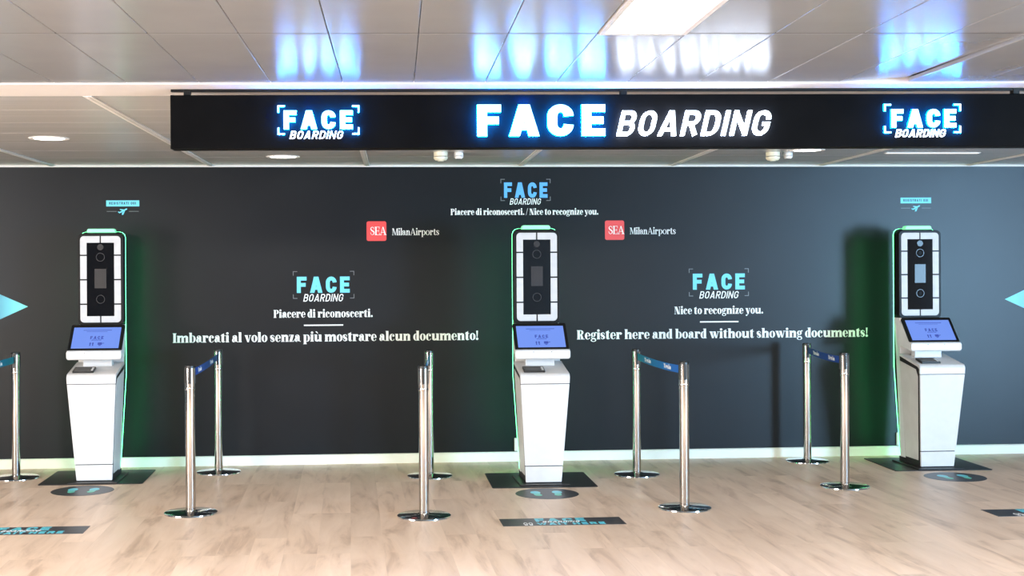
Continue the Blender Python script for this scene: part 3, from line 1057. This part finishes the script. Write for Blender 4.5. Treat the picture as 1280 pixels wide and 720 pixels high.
def make_kiosk():
    t = empty('boarding_kiosk', (0, 0, 0), '-', 'kiosk', 'white face scan kiosks')
    yr, cy_ = 0.33, 0.085                # rear plane; the lower body stands forward of the head
    # raised foot plate and black plinth
    MB().box(-.185, .185, -.160, yr + .03, 0, .010).build('foot_plate', 'plate_black', t, bevel=0.004)
    prof_prism(MB(), [(0.012 - cy_, .010), (-cy_, .045), (yr, .045), (yr, .010)], .002).build('plinth', 'gasket', t)
    # body core with pale side panels
    fy = lambda z: -cy_ - 0.10 * max(0, min(1, (z - .016) / .75))
    prof_prism(MB(), [(fy(.045) + .012, .045), (fy(.76) + .012, .80), (fy(.76) + .05, .83), (.205, .876), (.205, .045)], .0025).build('body_core', 'gasket', t)
    prof_prism(MB(), [(fy(.05) + .050, .060), (fy(.75) + .050, .735), (fy(.76) + .085, .790), (.200, .838), (.200, .060)], .0005).build('side_panel', 'side_grey', t, bevel=0.002)
    # front: lower door, tall panel, folded cap
    prof_prism(MB(), [(fy(.016) - .004, .016), (fy(.135) - .004, .135), (fy(.135) + .016, .135), (fy(.016) + .016, .016)], 0).build('lower_panel', 'white', t, bevel=0.003)
    prof_prism(MB(), [(fy(.141) - .004, .141), (fy(.752) - .004, .752), (fy(.752) + .016, .752), (fy(.141) + .016, .141)], 0).build('front_panel', 'white', t, bevel=0.003)
    cap = [(fy(.756) - .004, .756)]
    for i in range(7):
        an = math.radians(180 - 70 * i / 6)
        cap.append((-.104 - cy_ + .035 + .035 * math.cos(an), .798 + .035 * math.sin(an)))
    cap += [(.205, .896), (.205, .876), (-.06 - cy_, .810), (-.083 - cy_, .793), (fy(.756) + .016, .756)]
    prof_prism(MB(), cap, -.001).build('top_cover', 'white', t, smooth=True, bevel=0.003)
    # column behind with head
    prof_prism(MB(), [(.205, .030), (.205, .95), (.150, .99), (.150, 1.05), (.214, 1.15), (.214, 1.185), (yr - .012, 1.185), (yr - .012, .030)], .006).build('column', 'white', t, bevel=0.004)
    MB().box(-.110, .110, .07, .14, .835, .945).build('neck', 'white', t, bevel=0.004)
    # head slab
    hp = Plane((0, .215, 0), (1, 0, 0), (0, 0, 1), (0, -1, 0))
    hx, hz0, hz1 = .176, 1.180, 1.898
    head = MB()
    out = rrect(-hx, hx, hz0, hz1, .035)
    head.prism([(x, .215, z) for x, z in out], (0, .10, 0))
    hd = head.build('head', 'head_black', t, bevel=0.004)
    ox, oz0, oz1 = .156, 1.203, 1.878
    ix, iz0, iz1 = .106, 1.252, 1.826
    g = .0055
    zs = [oz0, 1.346, 1.537, 1.728, oz1]
    for sx in (-1, 1):
        def fl(ps):
            return [(sx * x, z) for x, z in ps]
        r = .030
        tl = [(g, oz1)] + [(ox - r + r * math.cos(math.radians(q)), oz1 - r + r * math.sin(math.radians(q))) for q in range(90, -1, -15)]
        # top corner as two convex pieces
        top = [[(g, iz1), (ix, iz1), (ix, oz1), (g, oz1)], [(ix, zs[3] + g), (ox, zs[3] + g)] + list(reversed([(x, z) for x, z in tl[1:]])) + [(ix, oz1)]]
        hp.put(MB(), [fl(p) for p in top], .006, -.002).build('light_panel', 'light_panel', hd)
        for z0, z1 in ((zs[2], zs[3]), (zs[1], zs[2])):
            hp.put(MB(), [fl([(ix, z0 + g), (ox, z0 + g), (ox, z1 - g), (ix, z1 - g)])], .006, -.002).build('light_panel', 'light_panel', hd)
        bl = [(ox - r + r * math.cos(math.radians(q)), oz0 + r + r * math.sin(math.radians(q))) for q in range(0, -91, -15)]
        bot = [[(g, oz0), (ix, oz0), (ix, iz0), (g, iz0)], [(ix, zs[1] - g), (ox, zs[1] - g)] + bl + [(ix, oz0)]]
        hp.put(MB(), [fl(p) for p in bot], .006, -.002).build('light_panel', 'light_panel', hd)
    hp.put(MB(), [[(-ix + .002, iz0 + .002), (ix - .002, iz0 + .002), (ix - .002, iz1 - .002), (-ix + .002, iz1 - .002)]], .006, -.001).build('front_glass', 'glass_black', hd)

    def ring(z, r0_, r1_, y, name, m_):
        mb = MB()
        n = 36
        for i in range(n):
            p, q = 2 * pi * i / n, 2 * pi * (i + 1) / n
            mb.prism([(r0_ * math.cos(p), y, z + r0_ * math.sin(p)), (r1_ * math.cos(p), y, z + r1_ * math.sin(p)),
                      (r1_ * math.cos(q), y, z + r1_ * math.sin(q)), (r0_ * math.cos(q), y, z + r0_ * math.sin(q))], (0, .003, 0))
        return mb.build(name, m_, hd)
    for z in (1.713, 1.384):
        ring(z, .030, .033, .2085, 'camera_ring', 'ring')
        hp.put(MB(), [arc(0, z, .014, .014, 0, 345, 23)], .003, .0045).build('camera_lens', 'lens', hd)
    hp.put(MB(), [[(-.045, 1.470), (.045, 1.470), (.045, 1.621), (-.045, 1.621)]], .002, .0045).build('small_display', 'small_display', hd)
    hp.put(MB(), [arc(0, 1.791, .024, .024, 0, 345, 23)], .002, .0045).build('sensor_window', 'small_display', hd)
    # green light strip along the rear edge
    half = lambda z: wid(z) - .007
    path = [(half(.06), .06), (half(.3), .3), (half(.55), .55), (half(.78), .78), (half(1.2), 1.2), (half(1.9), 1.868)]
    path += [(half(1.9) - .045 + .045 * math.cos(math.radians(q)), 1.868 + .045 * math.sin(math.radians(q))) for q in (30, 60, 90)]
    full = path + [(-x, z) for x, z in reversed(path)]
    mb = MB()
    for q in thick(full, .0035, cap=False):
        mb.prism([(x, .323, z) for x, z in q], (0, .007, 0))
    mb.build('light_strip', 'led', t)
    mb = MB()
    inner = [(x - .004, z) for x, z in path]
    rear = [(x, z) for x, z in inner] + [(-x, z) for x, z in reversed(inner)]
    mb.prism([(x, yr - .014, z) for x, z in rear], (0, .014, 0))
    mb.build('back_panel', 'head_black', t)
    for sx in (-1, 1):  # strips added out of view to strengthen the green wall glow
        mb = MB()
        for (x0, z0), (x1, z1) in zip(path[:6], path[1:6]):
            mb.prism([(sx * (x0 - .020), yr, z0), (sx * (x0 - .008), yr, z0), (sx * (x1 - .008), yr, z1), (sx * (x1 - .020), yr, z1)], (0, .006, 0))
        mb.build('added_glow_strip', 'glow_rear', t)
    # beacon on top
    bp = [(-.112, 1.905), (.112, 1.905), (.108, 1.925), (.100, 1.936), (-.100, 1.936), (-.108, 1.925)]
    MB().prism([(x, .235, z) for x, z in bp], (0, .07, 0)).build('beacon', 'beacon', t, bevel=0.006, seg=3)
    # touch screen
    y0, z0, y1, z1 = -.060, 1.000, .118, 1.190
    L = math.hypot(y1 - y0, z1 - z0)
    V = Vector((0, (y1 - y0) / L, (z1 - z0) / L))
    N = Vector((0, -V.z, V.y))
    scp = Plane((0, y0, z0), (1, 0, 0), V, N)
    s_ = MB()
    scp.put(s_, [rrect(-.203, .203, -.002, L, .014)], .022, -.022)
    scr = s_.build('touch_screen', 'head_black', t, bevel=0.003)
    sp_ = MB()
    scp.put(sp_, [[(-.179, .022), (.179, .022), (.179, L - .03), (-.179, L - .03)]], .002, -.0005)
    sp_.build('display', 'screen', scr)
    gr = MB()
    pcs = flat(sans_text('FACE', .22, .25, .10, .030, 0, -.045, .112))
    pcs += flat(sans_text('BOARDING', .16, .2, .075, .010, .2, -.033, .098))
    pcs += [[(-.105, .199), (.110, .199), (.110, .2035), (-.105, .2035)], [(-.08, .186), (.078, .186), (.078, .1885), (-.08, .1885)]]
    # small foot and hand symbols
    for sx in (-1, 1):
        pcs += [arc(-.029 + sx * .010, .068, .006, .011, 0, 330, 11), arc(-.029 + sx * .0105, .051, .005, .006, 0, 330, 11)]
    pcs += [rrect(.018, .050, .055, .078, .005), [(.026, .046), (.042, .046), (.042, .052), (.026, .052)], [(.052, .066), (.066, .070), (.066, .074), (.052, .073)]]
    scp.put(gr, pcs, .0006, .0015)
    gr.build('screen_graphics', 'screen_ink', scr)
    # white housing under the screen, with rounded lower lip
    hw = .206
    lip = MB()
    loops = []
    for x, ins in ((-hw, .010), (-hw + .010, 0), (hw - .010, 0), (hw, .010)):
        loops.append([(x, y, z) for y, z in ((-.084, .938 + ins), (-.084, .994 - ins), (-.070, 1.000 - ins * .4), (-.020, 1.008), (-.020, .930 + ins), (-.076, .930 + ins))])
    lip.loft(loops)
    lp = lip.build('screen_lip', 'white', t, bevel=0.004)
    for x in (-.07, .065):
        MB().box(x - .004, x + .004, -.0855, -.083, .982, .986).build('pin_hole', 'post_black', lp)
    prof_prism(MB(), [(-.030, .932), (-.034, .996), (.108, 1.148), (.150, 1.148), (.150, .960)], 0, lambda z: .190).build('screen_housing', 'white', t, bevel=0.003)
    # document reader lying on the sloping cover
    dy, dz = .239, .055
    Ld = math.hypot(dy, dz)
    DV = Vector((0, dy / Ld, dz / Ld))
    DN = Vector((0, -DV.z, DV.y))
    dp = Plane((.010, -.065 - cy_, .8325), (1, 0, 0), DV, DN)
    rd = MB()
    dp.put(rd, [rrect(-.160, -.002, .010, .130, .008)], .016, -.002)
    rdo = rd.build('document_reader', 'reader', t, bevel=0.003)
    g2 = MB()
    dp.put(g2, [rrect(-.150, -.030, .020, .115, .004)], .002, .0135)
    g2.build('reader_glass', 'reader_glass', rdo)
    k2 = MB()
    dp.put(k2, [rrect(-.024, -.010, .03, .06, .003), rrect(-.024, -.010, .07, .10, .003)], .003, .0135)
    k2.build('reader_key', 'det_white', rdo)
    return t


MATZ = 0.006
KI = (((-1.938, 10.25), 'leftmost white kiosk with lit blue screen, left of the Italian slogan'),
      ((1.434, 9.82), 'middle white kiosk with lit blue screen, between the two slogans'),
      ((4.647, 10.27), 'rightmost white kiosk with lit blue screen, right of the English slogan'))
proto = make_kiosk()
for i, ((x, y), lab) in enumerate(KI):
    k = proto if i == 0 else copy_tree(proto)
    k.location = (x, y, MATZ)
    k['label'] = lab

# floor mats beneath the kiosks
for (x, y, rz), lab in (((-1.957, 10.445, 0), 'black floor plate under the left kiosk'),
                        ((1.435, 9.960, math.radians(-1.2)), 'black floor plate under the middle kiosk'),
                        ((4.672, 10.445, math.radians(-1.5)), 'black floor plate under the right kiosk')):
    mb = MB()
    mb.prism([(u, v, 0) for u, v in rrect(-.39, .39, -.35, .35, .02)], (0, 0, MATZ))
    o = mb.build('floor_plate', 'plate_black', bevel=0.002)
    o.location = (x, y, 0)
    o.rotation_euler = (0, 0, rz)
    tag(o, lab, 'floor plate', 'black plates under the kiosks')

# ------------------------------------------------------------------ floor decals
FP = Plane((0, 0, 0), (1, 0, 0), (0, 1, 0), (0, 0, 1))


def foot_decal(x, y, label, rz=0.0):
    t = empty('footprint_decal', (x, y, 0), label, 'floor sticker', 'round footprint stickers', rz)
    MB().lathe([(0, .0015), (.224, .0015), (.226, 0)], n=64).build('disc', 'decal', t)
    for s in (-1, 1):
        mb = MB()
        cx = s * .072
        ps = [arc(cx + s * .006, .045, .036, .060, 0, 345, 23), arc(cx - s * .002, -.062, .026, .034, 0, 345, 23),
              [(cx - .024 + s * .002, -.06), (cx + .022 + s * .002, -.06), (cx + .024 + s * .004, .03), (cx - .022 + s * .004, .03)]]
        FP.put(mb, ps, .0008, .0015)
        mb.build('footprint', 'foot', t)
    return t


foot_decal(-1.960, 9.830, 'round dark footprint sticker on the floor before the left kiosk')
foot_decal(1.402, 9.360, 'round dark footprint sticker on the floor before the middle kiosk')
foot_decal(4.605, 9.790, 'round dark footprint sticker on the floor before the right kiosk')


def wait_decal(x, y, label):
    t = empty('wait_decal', (x, y, 0), label, 'floor sticker', 'WAIT HERE floor stickers')
    FP.put(MB(), [[(-.39, -.12), (.39, -.12), (.39, .12), (-.39, .12)]], .0015).build('sheet', 'decal', t)
    FP.put(MB(), flat(sans_text('FACE', .2, .2, .32, .100, 0, -.165, .008)), .0008, .0015).build('face_lettering', 'decal_cyan', t)
    FP.put(MB(), flat(sans_text('BOARDING', .15, .16, .245, .040, .22, -.130, -.028)), .0008, .0023).build('boarding_lettering', 'vinyl_white', t)
    FP.put(MB(), flat(sans_text('WAIT', .2, .2, .195, .066, 0, -.168, -.100)), .0008, .0015).build('wait_lettering', 'decal_cyan', t)
    FP.put(MB(), flat(sans_text('HERE', .2, .2, .205, .066, 0, .057, -.100)), .0008, .0015).build('here_lettering', 'decal_cyan', t)
    mb = MB()
    ps = []
    for s in (-1, 1):
        ps += thick(arc(-.225 + s * .016, -.055, .011, .028, 0, 330, 12), .004, closed=True)
        ps += thick(arc(-.225 + s * .016, -.095, .008, .010, 0, 330, 10), .004, closed=True)
    FP.put(mb, ps, .0008, .0015)
    mb.build('foot_symbol', 'vinyl_white', t)


wait_decal(-2.028, 8.335, 'dark WAIT HERE floor sticker cut by the left edge of the photo')
wait_decal(1.340, 8.310, 'dark WAIT HERE floor sticker on the floor in front of the middle kiosk')
wait_decal(4.535, 8.325, 'dark WAIT HERE floor sticker cut by the right edge of the photo')

# ------------------------------------------------------------------ stanchions and belts
PH = 0.98


def make_post():
    t = empty('stanchion', (0, 0, 0), '-', 'barrier post', 'chrome barrier posts')
    MB().lathe([(0, 0), (.174, 0), (.176, .004), (.175, .010), (.168, .014), (.05, .020), (.036, .024), (0, .024)], n=72).build('base', 'chrome_base', t, smooth=True)
    MB().lathe([(.0325, .018), (.0325, .820), (0, .820)], n=48).build('pole', 'chrome', t, smooth=True)
    MB().lathe([(.0340, .818), (.0350, .822), (.0350, .830), (.0340, .834)], n=48).build('collar', 'chrome', t, smooth=True)
    hd = MB().lathe([(0, .832), (.0335, .832), (.0335, .966), (0, .966)], n=48).build('head', 'chrome', t, smooth=True)
    MB().lathe([(0, .964), (.0345, .964), (.0350, .970), (.0330, .979), (.020, .982), (0, .982)], n=48).build('top_cap', 'post_black', t, smooth=True)
    for k in range(4):
        an = k * pi / 2
        c, s = math.cos(an), math.sin(an)

        def rt(x, y, z):
            return (x * c - y * s, x * s + y * c, z)
        mb = MB()
        mb.prism([rt(-.009, -.0352, .862), rt(.009, -.0352, .862), rt(.009, -.0352, .964), rt(-.009, -.0352, .964)], Vector(rt(0, .008, 0)))
        mb.build('clip_slot', 'post_black', hd, bevel=0.001)
    return t


POSTS = [((-2.597, 10.48), 'chrome barrier post at the left edge beside the left kiosk'),
         ((-2.690, 8.90), None),
         ((-1.055, 8.83), 'front chrome barrier post of the pair right of the left kiosk'),
         ((-1.045, 10.60), 'rear chrome barrier post of the pair right of the left kiosk'),
         ((0.477, 8.57), 'front chrome barrier post of the pair left of the middle kiosk'),
         ((0.616, 10.23), 'rear chrome barrier post of the pair left of the middle kiosk'),
         ((2.223, 10.14), 'rear chrome barrier post of the pair right of the middle kiosk'),
         ((2.227, 8.69), 'front chrome barrier post of the pair right of the middle kiosk'),
         ((3.776, 10.70), 'rear chrome barrier post of the pair left of the right kiosk'),
         ((3.606, 9.43), 'front chrome barrier post of the pair left of the right kiosk')]
pp = make_post()
for i, ((x, y), lab) in enumerate(POSTS):
    if lab is None:
        lab = 'chrome barrier post just outside the left edge of the photo'
    o = pp if i == 0 else copy_tree(pp)
    o.location = (x, y, 0)
    o['label'] = lab
# turn every post so that one slot faces its partner
PAIRS = ((1, 0, 'belt', 'blue and teal belt running off the left edge of the photo'),
         (2, 3, 'belt_deep', 'dark blue belt between the two posts right of the left kiosk'),
         (4, 5, 'belt', 'teal belt between the two posts left of the middle kiosk'),
         (7, 6, 'belt', 'blue and teal belt between the two posts right of the middle kiosk'),
         (9, 8, 'belt_deep', 'dark blue belt between the two posts left of the right kiosk'))
roots = [o for o in COL.objects if o.name.startswith('stanchion')]
roots.sort(key=lambda o: o.name)
for f_, b_, m_, lab in PAIRS:
    p, q = Vector((*POSTS[f_][0], 0)), Vector((*POSTS[b_][0], 0))
    d = (q - p)
    L = d.length
    ang = math.atan2(d.y, d.x) - pi / 2
    roots[f_].rotation_euler = (0, 0, ang)
    roots[b_].rotation_euler = (0, 0, ang)
    t = empty('barrier_belt', (p.x, p.y, 0.925), lab, 'barrier belt', 'retractable belts of the barrier posts', ang)
    n = 16
    mb = MB()
    y0, y1 = .036, L - .036
    up, lo = [], []
    for i in range(n + 1):
        u = i / n
        sag = -.012 * 4 * u * (1 - u)
        up.append((u, sag))
    for (u, s), (u2, s2) in zip(up, up[1:]):
        mb.prism([(-.0008, y0 + (y1 - y0) * u, -.026 + s), (-.0008, y0 + (y1 - y0) * u2, -.026 + s2),
                  (-.0008, y0 + (y1 - y0) * u2, .026 + s2), (-.0008, y0 + (y1 - y0) * u, .026 + s)], (.0016, 0, 0))
    mb.build('webbing', m_, t)
    for yy in (.042, L - .042):
        MB().box(-.008, .008, yy - .006, yy + .006, -.034, .034).build('clip', 'post_black', t, bevel=0.002)
    # small white print, readable from the side facing the gap between kiosks
    for u in (.30, .74):
        yc, sg = y0 + (y1 - y0) * u, -.012 * 4 * u * (1 - u)
        for sx, sd in ((-1, 1), (1, 1)):
            pl = Plane((sx * .0009, yc, sg), (0, sx, 0), (0, 0, 1), (sx, 0, 0))
            mb = MB()
            pl.put(mb, FAT.text('Tesia', -.105, -.013, .21, .030), .0004)
            mb.build('belt_print', 'vinyl_white', t)
